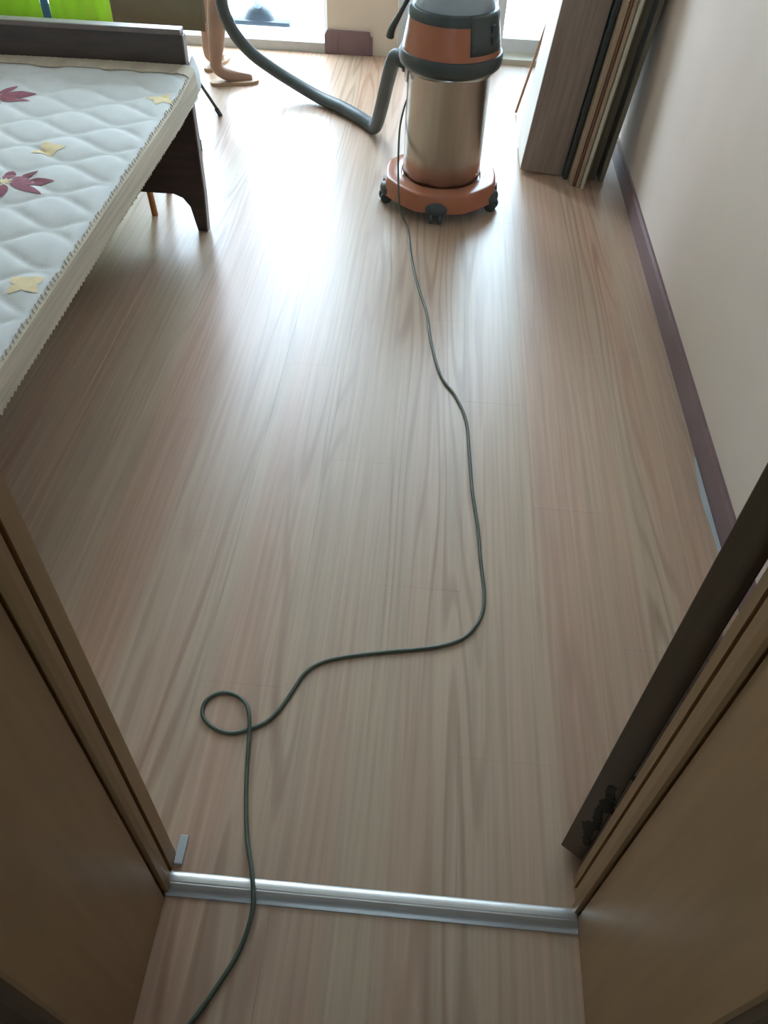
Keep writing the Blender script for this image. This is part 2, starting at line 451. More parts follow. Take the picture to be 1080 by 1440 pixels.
# --- sills and sliding doors in the openings
struct(obj('trim_7', nbox(-1.955, -0.70, YF0 - 0.012, YF1 + 0.02, -0.02, 0.055, bev=0.004), 'sill'), 'grey raised sill of the open balcony doorway')
for y in (5.27, 5.335):
    pass
s2 = struct(obj('trim_8', nbox(-0.285, XR, YF0 - 0.012, YF1 + 0.02, -0.02, 0.028, bev=0.004), 'board_cream'), 'beige low sill under the glazed balcony door')
struct(obj('trim_9', nbox(-2.75, -2.0, YF0 + 0.02, YF1, -0.02, 0.055, bev=0.004), 'sill'))
def glazed(name, xa, xb, y, z0, nleaf, label):
    b = bmesh.new()
    box(b, xa, xa + .035, y - .05, y + .05, z0, 2.70); box(b, xb - .035, xb, y - .05, y + .05, z0, 2.70); box(b, xa + .035, xb - .035, y - .05, y + .05, 2.66, 2.70)
    d = struct(obj(name, b, 'alu_white'), label)
    w = (xb - xa - 0.07) / nleaf
    for i in range(nleaf):
        x0 = xa + .035 + i * w; yy = y + (-.02 if i % 2 else .02)
        b = bmesh.new()
        box(b, x0, x0 + .05, yy - .015, yy + .015, z0, 2.66); box(b, x0 + w - .05, x0 + w, yy - .015, yy + .015, z0, 2.66)
        box(b, x0 + .05, x0 + w - .05, yy - .015, yy + .015, z0, z0 + .07); box(b, x0 + .05, x0 + w - .05, yy - .015, yy + .015, 2.60, 2.66)
        fr = obj('sash', b, 'alu_white', d)
        obj('pane', nbox(x0 + .05, x0 + w - .05, yy - .003, yy + .003, z0 + .07, 2.60), 'glass', fr)
glazed('door_2', -0.285, XR, 5.36, 0.028, 2, 'white framed sliding glass door beside the leaning boards')
glazed('window_1', -2.75, -2.0, 5.36, 0.055, 1, 'tall glazed window behind the lime-green curtains')
b = bmesh.new()
box(b, -1.955, -1.92, 5.31, 5.41, 0.055, 2.70); box(b, -0.735, -0.70, 5.31, 5.41, 0.055, 2.70); box(b, -1.92, -0.735, 5.31, 5.41, 2.66, 2.70)
struct(obj('door_1', b, 'alu_white'), 'open balcony doorway frame')

# --- brown door leaf, swung open past square into the room
dl = empty('door_3', (0.357, 0.601, 0.0)); struct(dl, 'dark brown wooden door leaf swung open on its hinges')
ang = math.radians(34)                       # leaf direction, measured from +Y towards +X
dl.rotation_euler = (0, 0, -ang)
# local: +Y along the leaf, thickness towards +X
b = bmesh.new(); box(b, 0.0, 0.047, 0.0, 0.72, 0.012, 2.05, bev=0.0015)
obj('leaf', b, 'doorleaf', dl)
for z0, z1 in ((0.18, 0.85), (1.02, 1.88)):
    b = bmesh.new(); box(b, -0.006, 0.0, 0.12, 0.60, z0, z1, bev=0.004); obj('panel', b, 'doorleaf', dl)
b = bmesh.new(); tube(b, [(-0.001, 0.66, 1.0), (-0.05, 0.66, 1.0), (-0.055, 0.62, 1.0), (-0.055, 0.55, 1.0)], 0.009, 10); obj('handle', b, 'chrome', dl, smooth=True)
def blotch(b, cx, cz, rx, rz, y0, y1, n=22):
    prism(b, [(cx + rx * math.cos(2 * PI * k / n) * random.uniform(.55, 1.0), cz + rz * math.sin(2 * PI * k / n) * random.uniform(.6, 1.0)) for k in range(n)], 'y', y0, y1)
b = bmesh.new()
for k in range(9):
    blotch(b, 0.037 - 0.004 * (k % 3), 0.10 + 0.027 * k, 0.011 + 0.006 * (k % 4 == 2), 0.028, -0.0008, 0.001)
obj('dirt_stain', b, 'grime', dl)
for z in (0.30, 1.05, 1.80):
    b = bmesh.new(); tube(b, [(0.052, -0.004, z), (0.052, -0.004, z + .10)], 0.006, 10); obj('hinge', b, 'doorleaf', dl, smooth=True, autosmooth=40)

# --- small pieces on the floor
cp = obj('corner_piece', nbox(-0.401, -0.384, 0.500, 0.556, 0.0, 0.006, bev=0.0015), 'sealant')
tag(cp, 'small pale grey piece on the floor against the grooved door lining', 'trim piece')
b = bmesh.new(); prism(b, [(0.846, 1.40), (0.8545, 1.40), (0.8545, 1.80), (0.850, 1.80), (0.838, 1.62)], 'z', 0.0, 0.004)
sp = obj('floor_edge_strip', b, 'sealant'); tag(sp, 'thin pale bluish strip lying along the foot of the baseboard', 'trim piece')

# ================================================================== BED
bed = empty('bed', (-0.93, 2.96, 0.0)); tag(bed, 'dark wooden bed frame with low footboard, carrying the floral quilted pad', 'bed')
def atbed(o): o.location = Vector(o.location) - Vector(bed.location); return o
BXR, BXL = -0.905, -2.70
# footboard: apron with arched cut and tapered legs in one outline
out = [(BXR, 0.715), (BXR, 0.16), (BXR - 0.008, 0.0), (BXR - 0.042, 0.0), (BXR - 0.048, 0.03), (BXR - 0.060, 0.10), (BXR - 0.085, 0.135), (BXR - 0.12, 0.15)]
out += [(BXL + 0.12, 0.15), (BXL + 0.085, 0.135), (BXL + 0.060, 0.10), (BXL + 0.048, 0.03), (BXL + 0.042, 0.0), (BXL + 0.008, 0.0), (BXL, 0.16), (BXL, 0.715)]
b = bmesh.new(); prism(b, out, 'y', 2.96, 2.992)
atbed(obj('footboard', b, 'bedwood', bed))
b = bmesh.new(); box(b, BXL, BXR, 2.952, 3.000, 0.715, 0.733, bev=0.004); atbed(obj('top_cap', b, 'bedrim', bed))
b = bmesh.new(); box(b, BXR, BXR + 0.006, 2.958, 2.994, 0.16, 0.715, bev=0.002); atbed(obj('edge_strip', b, 'bedrim', bed))
b = bmesh.new(); prism(b, [(BXR, 0.16), (BXR + 0.006, 0.16), (BXR - 0.002, 0.0), (BXR - 0.008, 0.0)], 'y', 2.958, 2.994); atbed(obj('leg_edge', b, 'bedrim', bed))
for x0, x1 in ((-0.975, -0.945), (-2.66, -2.63)):
    atbed(obj('side_rail', nbox(x0, x1, 0.97, 2.96, 0.425, 0.515, bev=0.003), 'bedwood', bed))
for i in range(11):
    y = 1.02 + i * 0.18
    atbed(obj('slat', nbox(-2.63, -0.975, y, y + .08, 0.495, 0.512, bev=0.002, seg=1), 'board_tan', bed))
b = bmesh.new(); box(b, BXL, BXR - .02, 0.93, 0.97, 0.25, 0.95, bev=0.005); atbed(obj('headboard', b, 'bedwood', bed))
for x in (BXL + 0.04, BXR - 0.06):
    atbed(obj('leg', nbox(x - .03, x + .03, 0.93, 0.97, 0.0, 0.25, bev=0.004), 'bedwood', bed))

# quilted pad
pad = empty('mattress_pad', (-1.5, 2.0, 0.515)); tag(pad, 'white quilted mattress pad printed with wine-red flowers, beige toothed border', 'mattress pad')
def atpad(o): o.location = Vector(o.location) - Vector(pad.location); return o
QX0, QX1, QY0, QY1 = -2.66, -0.872, 0.985, 2.952
ZT = 0.586
def qh(x, y):
    """ogee quilting: puffed cells between mirrored wavy seams"""
    p, q, A = 0.26, 0.092, 0.036
    u = 2 * PI * (x + 0.25 * y) / p
    s = y + 0.12 * x
    n = math.floor(s / q)
    best = None
    for k in (n - 1, n, n + 1):
        a = k * q + ((-1) ** (k % 2)) * A * math.cos(u)
        c = (k + 1) * q + ((-1) ** ((k + 1) % 2)) * A * math.cos(u)
        if a <= s < c:
            best = (s - a) / max(c - a, 1e-4); wid = c - a; break
    if best is None: return 0.0
    return min(1.0, wid / 0.09) * 0.0085 * (4 * best * (1 - best)) ** 0.6
def edge_fade(x, y):
    d = min(x - QX0, QX1 - x, y - QY0, QY1 - y)
    t = max(0.0, min(1.0, d / 0.05))
    return t * t * (3 - 2 * t)
def qz(x, y):
    d = min(QX1 - x, 10)
    lift = 0.018 * math.exp(-((y - QY1) / 0.16) ** 2)
    sag = 0.008 * math.sin(2.1 * x + 1.3 * y)
    drop = -0.012 * max(0.0, 1 - d / 0.025) ** 2
    return ZT + qh(x, y) * edge_fade(x, y) + lift + sag + drop
b = bmesh.new()
st = 0.0085
nx, ny = int((QX1 - QX0) / st), int((QY1 - QY0) / st)
grid = [[b.verts.new((QX0 + (QX1 - QX0) * i / nx, QY0 + (QY1 - QY0) * j / ny, 0)) for i in range(nx + 1)] for j in range(ny + 1)]
for row in grid:
    for v in row: v.co.z = qz(v.co.x, v.co.y)
for j in range(ny):
    for i in range(nx):
        b.faces.new((grid[j][i], grid[j][i + 1], grid[j + 1][i + 1], grid[j + 1][i]))
# closed underside
rim = grid[0] + [grid[j][nx] for j in range(1, ny + 1)] + grid[ny][-2::-1] + [grid[j][0] for j in range(ny - 1, 0, -1)]
low = [b.verts.new((v.co.x, v.co.y, 0.517)) for v in rim]
for i in range(len(rim)):
    j = (i + 1) % len(rim)
    b.faces.new((rim[i], low[i], low[j], rim[j]))
b.faces.new(low)
atpad(obj('quilt', b, 'quilt', pad, smooth=True, autosmooth=50))
# beige border: side band with toothed edges
def toothed_band(name, path_fn, length, w0, w1, tooth, pitch):
    b = bmesh.new(); n = int(length / pitch) * 2
    rows = [[], [], [], []]
    sg = 1 if w1 > w0 else -1
    for i in range(n + 1):
        t = i / n
        k = (i % 2) * tooth * random.uniform(0.5, 1.0)
        for row, w in zip(rows, (w0 - k, w0 + sg * 0.003, w1 - sg * 0.003, w1 + k)):
            row.append(b.verts.new(path_fn(t, w)))
    for A, B in zip(rows[:-1], rows[1:]):
        for i in range(n): b.faces.new((A[i], A[i + 1], B[i + 1], B[i]))
    o = atpad(obj(name, b, 'band', pad))
    md = o.modifiers.new('thickness', 'SOLIDIFY'); md.thickness = 0.003; md.offset = 0
    return o
def side(t, w):
    y = QY0 + (QY1 - QY0) * t
    # w: signed arc distance over the edge; negative = on the top, positive = down the side
    z0 = qz(QX1, y)
    if w < 0: return Vector((QX1 + w + 0.001, y, qz(QX1 + w, y) + 0.0025))
    return Vector((QX1 + 0.003 + 0.004 * math.sin(w * 45), y, z0 + 0.002 - w))
toothed_band('side_border', side, QY1 - QY0, -0.004, 0.062, 0.011, 0.019)
def far(t, w):
    x = QX0 + (QX1 - QX0) * t
    return Vector((x, QY1 + w, max(qz(x, QY1), qz(x, QY1 + w)) + 0.003 + (0.008 if w > -0.01 else 0)))
toothed_band('end_border', far, QX1 - QX0, -0.062, 0.003, 0.004, 0.022)
# corner of the pad pulled up and out past the footboard
b = bmesh.new()
cs = [[(-0.897, 2.945, 0.604), (-0.884, 2.945, 0.602), (-0.872, 2.945, 0.585), (-0.868, 2.945, 0.530)],
      [(-0.897, 2.99, 0.622), (-0.886, 2.99, 0.610), (-0.872, 2.99, 0.585), (-0.868, 2.99, 0.540)],
      [(-0.896, 3.03, 0.640), (-0.890, 3.03, 0.618), (-0.880, 3.03, 0.590), (-0.876, 3.025, 0.560)]]
vs = [[b.verts.new(p) for p in r] for r in cs]
for j in range(2):
    for i in range(3): b.faces.new((vs[j][i], vs[j][i + 1], vs[j + 1][i + 1], vs[j + 1][i]))
cf = atpad(obj('corner_flap', b, 'quilt', pad, smooth=True))
md = cf.modifiers.new('s', 'SUBSURF'); md.levels = 2; md.render_levels = 2
md = cf.modifiers.new('thickness', 'SOLIDIFY'); md.thickness = 0.004; md.offset = 0
# printed flowers, lying on the quilted surface
def petals(name, m, cx, cy, specs):
    b = bmesh.new()
    for ang, ln, wd, off in specs:
        a = math.radians(ang); d = Vector((math.cos(a), math.sin(a))); n = Vector((-d.y, d.x))
        rows = []
        for i in range(13):
            t = i / 12
            w = wd * (math.sin(PI * min(1, t ** 0.85)) ** 0.8) * 0.5 + 0.0006
            c = Vector((cx, cy)) + d * (off + ln * t)
            rows.append([b.verts.new((*(c + n * w * s), 0)) for s in (-1, -.33, .33, 1)])
        for A, B in zip(rows[:-1], rows[1:]):
            for k in range(3): b.faces.new((A[k], A[k + 1], B[k + 1], B[k]))
    for v in b.verts: v.co.z = qz(v.co.x, v.co.y) + 0.0014
    return atpad(obj(name, b, m, pad, smooth=True))
wine = [(8, .12, .042, .015), (48, .08, .030, .02), (-24, .115, .030, .02), (98, .065, .034, .015), (-75, .07, .03, .02), (150, .09, .03, .02), (205, .08, .028, .02), (-120, .06, .026, .02)]
straw = [(20, .07, .045, -.02), (120, .05, .035, 0), (-60, .05, .035, 0), (-140, .05, .03, 0)]
FL = [(-1.185, 2.055), (-1.465, 2.640), (-1.60, 1.50), (-2.05, 2.15), (-2.25, 2.70), (-2.1, 1.30), (-1.30, 1.20)]
YE = [(-1.145, 2.275), (-0.935, 1.560), (-0.925, 2.695), (-1.75, 2.30), (-1.45, 1.80), (-2.35, 1.95), (-1.85, 1.10)]
for i, (x, y) in enumerate(FL):
    petals('flower_print', 'petal', x, y, [(a + 13 * i, l, w, o) for a, l, w, o in wine])
    petals('flower_centre', 'petal_y', x, y, [(40 + 60 * k, .022, .008, .0) for k in range(6)])
for i, (x, y) in enumerate(YE):
    petals('leaf_print', 'petal_y', x, y, [(a + 25 * i, l, w, o) for a, l, w, o in straw])

# ================================================================== VACUUM CLEANER
VX, VY = 0.026, 3.40
vac = empty('vacuum_cleaner', (VX, VY, 0.0)); tag(vac, 'orange and black drum vacuum cleaner with stainless steel tank on castors', 'vacuum cleaner')
# tank
b = bmesh.new()
lathe(b, [(0.0, 0.095), (0.150, 0.095), (0.160, 0.105), (0.1655, 0.12), (0.1655, 0.515), (0.169, 0.520), (0.171, 0.527), (0.169, 0.534), (0.165, 0.54), (0.0, 0.54)], n=72)
obj('tank', b, 'steel', vac, smooth=True, autosmooth=40)
# trolley: softly octagonal skirt with flat shelf
def octo(a):
    k = PI / 4; d = ((a + PI / 2 + k / 2) % k) - k / 2
    return 0.55 + 0.45 * (math.cos(k / 2) / math.cos(d)) / math.cos(k / 2) * 0.985
b = bmesh.new()
lathe(b, [(0.150, 0.098), (0.170, 0.100), (0.173, 0.1175), (0.178, 0.119), (0.229, 0.1165), (0.236, 0.114), (0.239, 0.109), (0.247, 0.052), (0.247, 0.044), (0.238, 0.048), (0.228, 0.085), (0.150, 0.085)], n=96, rfun=octo)
obj('trolley', b, 'orange', vac, smooth=True, autosmooth=50)
b = bmesh.new(); lathe(b, [(0.0, 0.050), (0.235, 0.050), (0.235, 0.084), (0.0, 0.084)], n=48); obj('underbody', b, 'vacblack', vac)
# castors
for k, a in enumerate((-92, -92 + 72, -92 + 144, -92 + 216, -92 + 288)):
    ar = math.radians(a); cx, cy = 0.236 * math.cos(ar), 0.236 * math.sin(ar)
    e = (math.cos(ar), math.sin(ar)); t = (-e[1], e[0])
    b = bmesh.new()
    hs = bmesh.ops.create_uvsphere(b, u_segments=18, v_segments=10, radius=0.5)['verts']
    for v in hs: v.co = Vector((v.co.x * 0.062, v.co.y * 0.098, v.co.z * 0.058 + 0.058))
    bmesh.ops.rotate(b, cent=(0, 0, 0), matrix=Matrix.Rotation(ar, 3, 'Z'), verts=b.verts[:])
    bmesh.ops.translate(b, vec=(cx, cy, 0), verts=b.verts[:])
    hood = obj('castor_hood', b, 'vacblack', vac, smooth=True)
    for s in (-1, 1):
        b = bmesh.new()
        c0 = Vector((cx * 1.03 + t[0] * 0.010 * s, cy * 1.03 + t[1] * 0.010 * s, 0.025)); d = Vector((t[0], t[1], 0)) * s
        tube(b, [c0, c0 + d * .003, c0 + d * .015, c0 + d * .018], 0.025, 18, rfun=lambda i: (0.021, 0.025, 0.025, 0.019)[i])
        obj('wheel', b, 'vacblack', hood, smooth=True, autosmooth=50)
# side brackets with pale bolts seen at both flanks
for s in (-1, 1):
    b = bmesh.new(); box(b, s * 0.238 - .010, s * 0.238 + .010, -0.045, 0.005, 0.032, 0.088, bev=0.006); br = obj('side_bracket', b, 'vacblack', vac, smooth=True, autosmooth=50)
    b = bmesh.new(); tube(b, [(s * 0.236, -0.046, 0.052), (s * 0.236, -0.052, 0.052)], 0.008, 12); obj('bolt', b, 'chrome', br)
# head
b = bmesh.new()
lathe(b, [(0.168, 0.536), (0.186, 0.540), (0.199, 0.552), (0.203, 0.566), (0.203, 0.588), (0.198, 0.600), (0.188, 0.603), (0.16, 0.603)], n=72)
obj('head_rim', b, 'vacblack', vac, smooth=True, autosmooth=40)
b = bmesh.new(); lathe(b, [(0.16, 0.600), (0.1925, 0.602), (0.1905, 0.612), (0.184, 0.650), (0.172, 0.712), (0.15, 0.714)], n=72)
obj('head_shell', b, 'orange', vac, smooth=True, autosmooth=40)
b = bmesh.new(); lathe(b, [(0.15, 0.710), (0.1735, 0.711), (0.1725, 0.732), (0.165, 0.744), (0.150, 0.746), (0.14, 0.74)], n=72)
obj('head_collar', b, 'vacblack', vac, smooth=True, autosmooth=40)
b = bmesh.new(); lathe(b, [(0.152, 0.742), (0.150, 0.755), (0.138, 0.790), (0.112, 0.820), (0.06, 0.838), (0.0, 0.842)], n=64)
obj('head_dome', b, 'dome', vac, smooth=True, autosmooth=50)
# black control panel on the head, curved patch following the shell
b = bmesh.new(); rows = []
A0, A1 = -68, -18
for z, r in ((0.622, 0.1935), (0.66, 0.1870), (0.70, 0.1800), (0.735, 0.1745), (0.748, 0.168)):
    rows.append([b.verts.new((r * math.cos(math.radians(A0 + (A1 - A0) * k / 10)), r * math.sin(math.radians(A0 + (A1 - A0) * k / 10)), z)) for k in range(11)])
for A, B in zip(rows[:-1], rows[1:]):
    for k in range(10): b.faces.new((A[k], A[k + 1], B[k + 1], B[k]))
cpn = obj('control_panel', b, 'vacblack', vac, smooth=True)
md = cpn.modifiers.new('thickness', 'SOLIDIFY'); md.thickness = 0.012; md.offset = -1
for ang_, zz in ((-36, 0.70), (-36, 0.66)):
    a = math.radians(ang_); rr = 0.184 if zz > .68 else 0.190
    b = bmesh.new(); box(b, -0.004, 0.004, -0.010, 0.010, -0.013, 0.013, bev=0.002)
    bmesh.ops.rotate(b, cent=(0, 0, 0), matrix=Matrix.Rotation(a, 3, 'Z'), verts=b.verts[:])
    bmesh.ops.translate(b, vec=(rr * math.cos(a), rr * math.sin(a), zz), verts=b.verts[:])
    obj('switch', b, 'nozzle', cpn)
# latches (chrome) on rim/tank
for a in (200, 20):
    ar = math.radians(a)
    b = bmesh.new(); box(b, -0.006, 0.006, -0.014, 0.014, 0.488, 0.560, bev=0.003)
    bmesh.ops.rotate(b, cent=(0, 0, 0), matrix=Matrix.Rotation(ar, 3, 'Z'), verts=b.verts[:])
    bmesh.ops.translate(b, vec=(0.176 * math.cos(ar), 0.176 * math.sin(ar), 0), verts=b.verts[:])
    obj('latch', b, 'chrome', vac)
# carrying handle over the top, its free grip hanging down the flank
b = bmesh.new(); tube(b, spline([(-0.10, 0.02, 0.80), (-0.09, 0.02, 0.88), (0, 0.02, 0.91), (0.09, 0.02, 0.88), (0.10, 0.02, 0.80)], 6), 0.014, 10); obj('carry_handle', b, 'vacblack', vac, smooth=True)
b = bmesh.new()
pth = spline([(-0.130, 0.0, 0.790), (-0.158, 0.0, 0.782), (-0.182, 0.0, 0.745), (-0.212, 0.0, 0.690), (-0.234, 0.0, 0.650), (-0.241, 0.0, 0.618)], 6)
tube(b, pth, 0.011, 10, rfun=lambda i: 0.0085 + 0.0065 * max(0, (i - 14) / 12) - (0.006 if i >= 30 else 0))
obj('side_lever', b, 'vacblack', vac, smooth=True)
# hose: leaves the flank under the rim, drops back to the floor, then rises to the person's hand
hp = [(-0.150, 0.070, 0.508), (-0.190, 0.085, 0.520), (-0.228, 0.16, 0.500), (-0.262, 0.30, 0.37), (-0.300, 0.46, 0.19), (-0.335, 0.60, 0.055), (-0.372, 0.68, 0.034),
      (-0.430, 0.755, 0.034), (-0.53, 0.865, 0.034), (-0.66, 0.975, 0.036), (-0.80, 1.045, 0.075), (-0.93, 1.07, 0.135), (-1.04, 1.06, 0.215), (-1.115, 1.02, 0.33), (-1.145, 1.00, 0.46), (-1.14, 1.04, 0.62), (-1.09, 1.16, 0.80), (-1.03, 1.34, 0.95)]
path = spline(hp, 26)
b = bmesh.new(); tube(b, path, 0.030, 14, rfun=lambda i: 0.0305 + (0.0014 if i % 2 else -0.0010))
obj('hose', b, 'hose', vac, smooth=True)
b = bmesh.new(); tube(b, [(-0.125, 0.062, 0.508), (-0.155, 0.072, 0.508), (-0.178, 0.08, 0.513)], 0.037, 16); obj('inlet', b, 'vacblack', vac, smooth=True, autosmooth=40)

# wand with floor nozzle, out on the balcony
wd = empty('vacuum_wand', (-1.195, 5.63, 0.0)); tag(wd, 'chrome vacuum wand with dark floor nozzle standing on the balcony floor', 'vacuum wand')
b = bmesh.new(); box(b, -0.205, 0.205, -0.055, 0.055, 0.002, 0.040, bev=0.010); obj('floor_nozzle', b, 'nozzle', wd, smooth=True, autosmooth=40)
b = bmesh.new()
lathe(b, [(0.098, 0.036), (0.092, 0.060), (0.075, 0.088), (0.040, 0.112), (0.0, 0.118)], n=36)
for v in b.verts: v.co.y *= 0.5
obj('nozzle_neck', b, 'nozzle', wd, smooth=True)
b = bmesh.new(); tube(b, [(0, 0.0, 0.10), (0.0, -0.02, 0.16), (0.010, -0.05, 0.22)], 0.026, 14); obj('swivel', b, 'dome', wd, smooth=True)
b = bmesh.new(); tube(b, [(0.010, -0.05, 0.215), (0.20, -0.86, 0.95)], 0.017, 14); obj('tube', b, 'chrome', wd, smooth=True, autosmooth=40)
b = bmesh.new(); tube(b, spline([(0.195, -0.84, 0.932), (0.203, -0.875, 0.963), (0.200, -0.895, 0.965), (0.192, -0.90, 0.962)], 5), 0.024, 14); obj('grip', b, 'nozzle', wd, smooth=True)

# power cord
CP = [(-0.096,3.097),(-0.068,2.867),(-0.032,2.660),(0.011,2.471),(0.033,2.297),(0.073,2.107),(0.122,2.008),(0.158,1.892),(0.170,1.730),(0.179,1.582),(0.194,1.447),(0.202,1.321),(0.210,1.206),(0.199,1.139),(0.164,1.083),(0.113,1.053),(0.054,1.036),(-0.030,1.019),(-0.113,0.999),(-0.170,0.978),(-0.207,0.947),(-0.229,0.898),(-0.249,0.851),(-0.275,0.814),(-0.310,0.793),(-0.347,0.780),(-0.388,0.789),(-0.419,0.817),(-0.419,0.853),(-0.392,0.875),(-0.359,0.873),(-0.330,0.852),(-0.314,0.819),(-0.305,0.769),(-0.297,0.704),(-0.284,0.629),(-0.267,0.559),(-0.244,0.493),(-0.233,0.449),(-0.231,0.412),(-0.244,0.357),(-0.275,0.292),(-0.301,0.247),(-0.335,0.189),(-0.374,0.119),(-0.45,-0.02),(-0.60,-0.20)]
RC = 0.0044
pts = [(-0.090, 3.60, 0.44), (-0.136, 3.530, 0.37), (-0.160, 3.43, 0.295), (-0.158, 3.32, 0.215), (-0.150, 3.235, 0.150), (-0.143, 3.185, 0.105), (-0.130, 3.155, 0.045)]
for i, (x, y) in enumerate(CP):
    z = RC + 0.0003
    if i == 0: z = RC + 0.002
    if i in (32,): z = RC + 0.0095
    if i in (31, 33): z = RC + 0.006
    if 37 <= i <= 38: z = RC + 0.0120
    if i == 39: z = RC + 0.008
    if i == 36: z = RC + 0.004
    pts.append((x, y, z))
b = bmesh.new(); tube(b, spline(pts, 6), RC, 10)
tag(obj('power_cord', b, 'cord', smooth=True), 'thin dark green power cord snaking and looping across the floor', 'power cord')

# ================================================================== LEANING BOARDS
def slab(name, x0, x1, y0, y1, h, lean, m, label=None, cat='board', group=None, bev=0.0015):
    """upright board: foot on the floor, sheared-free rigid tilt towards +X about its foot"""
    b = bmesh.new(); box(b, 0, x1 - x0, 0, y1 - y0, 0, h, bev=bev, seg=1)
    o = obj(name, b, m)
    o.location = (x0, y0, math.sin(lean) * (x1 - x0)); o.rotation_euler = (0, lean, 0)
    if label: tag(o, label, cat, group)
    return o
LE = math.atan(0.092)
# boxed cabinet carcass, broad grey-brown face, flank pale from window light put into its colour
cb = empty('cabinet_carcass', (0.396, 3.70, 0.0185)); cb.rotation_euler = (0, LE, 0)
tag(cb, 'tall narrow grey-brown cabinet carcass with window-lit flank coloured pale, leaning beside the thin boards', 'cabinet part')
obj('front_panel', nbox(0.0, 0.197, 0.0, 0.018, 0.0, 2.0, bev=0.0015), 'board1', cb)
obj('side_panel', nbox(0.0, 0.018, 0.0185, 0.33, 0.0, 2.0, bev=0.0015), 'board_lit_pale', cb)
obj('side_panel', nbox(0.179, 0.197, 0.0185, 0.33, 0.0, 2.0, bev=0.0015), 'board1', cb)
for z in (0.002, 1.0, 1.98):
    obj('shelf', nbox(0.0185, 0.1785, 0.0185, 0.32, z, z + .018), 'board1', cb)
G = 'boards leaning against the pale wall'
L2 = math.atan(0.100)
slab('wood_board', 0.5965, 0.6145, 3.665, 3.95, 1.36, math.atan(0.097), 'gap_shade_teal', 'dark teal slab added for the shaded gap between the cabinet carcass and the tan board', 'board', G)  # added slab, its dark colour stands in for the gap's shade
slab('wood_board', 0.619, 0.633, 3.600, 3.90, 1.34, L2, 'board_tan', 'tan board with a lighter edge, outermost of the leaning thin boards', 'board', G)
slab('wood_board', 0.636, 0.644, 3.596, 3.90, 1.32, L2, 'board_red', 'thin red-brown edged board between two tan leaning boards', 'board', G)
slab('wood_board', 0.648, 0.664, 3.590, 3.90, 1.33, L2, 'board_tan', 'tan board squeezed next to the cream-edged leaning board', 'board', G)
slab('wood_board', 0.668, 0.682, 3.575, 3.88, 1.31, L2, 'board_cream', 'cream-edged board leaning among the thin boards', 'board', G)
L3 = math.atan(0.098)
slab('wood_board', 0.690, 0.712, 3.66, 3.98, 1.25, L3, 'board_olive', 'dark olive board leaning behind the cream-edged board', 'board', G)
slab('wood_board', 0.718, 0.744, 3.68, 3.98, 1.15, L3, 'board_olive', 'dark olive-brown board, second from the wall in the leaning stack', 'board', G)
slab('wood_board', 0.760, 0.782, 3.66, 3.98, 0.82, L3, 'board_grey', 'short grey-olive board, nearest the pale wall in the leaning stack', 'board', G)
# thin stick behind
b = bmesh.new(); tube(b, [(0.404, 4.43, 0.006), (0.77, 4.46, 1.75)], 0.007, 8)
tag(obj('wooden_stick', b, 'stick', smooth=True, autosmooth=40), 'thin reddish wooden stick standing behind the cabinet carcass', 'stick')

# ================================================================== STOOL, RACK, CURTAINS
stl = empty('wooden_stool', (-1.28, 3.18, 0.0)); tag(stl, 'low orange-brown wooden stool standing behind the footboard', 'stool')
obj('seat', nbox(-0.15, 0.15, -0.13, 0.13, 0.36, 0.385, bev=0.006), 'stool', stl)
for sx in (-1, 1):
    for sy in (-1, 1):
        b = bmesh.new(); tube(b, [(sx * 0.122, sy * 0.112, 0.0), (sx * 0.100, sy * 0.10, 0.362)], 0.013, 10); obj('leg', b, 'stool', stl, smooth=True, autosmooth=40)

rk = empty('drying_rack', (-1.30, 3.94, 0.0)); tag(rk, 'black folding rack with crossed thin legs behind the bed', 'drying rack')
for xa, xb in ((0.178, 0.0), (-0.20, -0.05)):
    for y0, y1, dx in ((-0.222, 0.30, 0.0), (0.215, -0.36, 0.02)):
        b = bmesh.new(); tube(b, [(xa, y0, 0.006), (xb + dx, y1, 0.74)], 0.0075, 10); lg = obj('leg', b, 'rack', rk, smooth=True, autosmooth=40)
        b = bmesh.new(); tube(b, [(xa, y0, 0.0), (xa + (xb - xa) * .05, y0 + (y1 - y0) * .05, 0.040)], 0.0115, 10); obj('foot', b, 'rack', lg, smooth=True, autosmooth=40)
for y in (-0.36, 0.30):
    b = bmesh.new(); tube(b, [(-0.075, y, 0.745), (0.325, y, 0.745)], 0.006, 10); obj('rail', b, 'rack', rk, smooth=True, autosmooth=40)

def hanging(name, m, x0, x1, y, z0, z1, amp, n=60, waves=5, parent=None, th=0.003):
    b = bmesh.new(); rows = []
    for j in range(9):
        t = j / 8; z = z0 + (z1 - z0) * t
        rows.append([b.verts.new((x0 + (x1 - x0) * i / n, y + amp * math.sin(waves * 2 * PI * i / n + .6 * t) * (1.1 - .3 * t), z)) for i in range(n + 1)])
    for A, B in zip(rows[:-1], rows[1:]):
        for i in range(n): b.faces.new((A[i], A[i + 1], B[i + 1], B[i]))
    o = obj(name, b, m, parent, smooth=True)
    md = o.modifiers.new('thickness', 'SOLIDIFY'); md.thickness = th; md.offset = 0
    return o
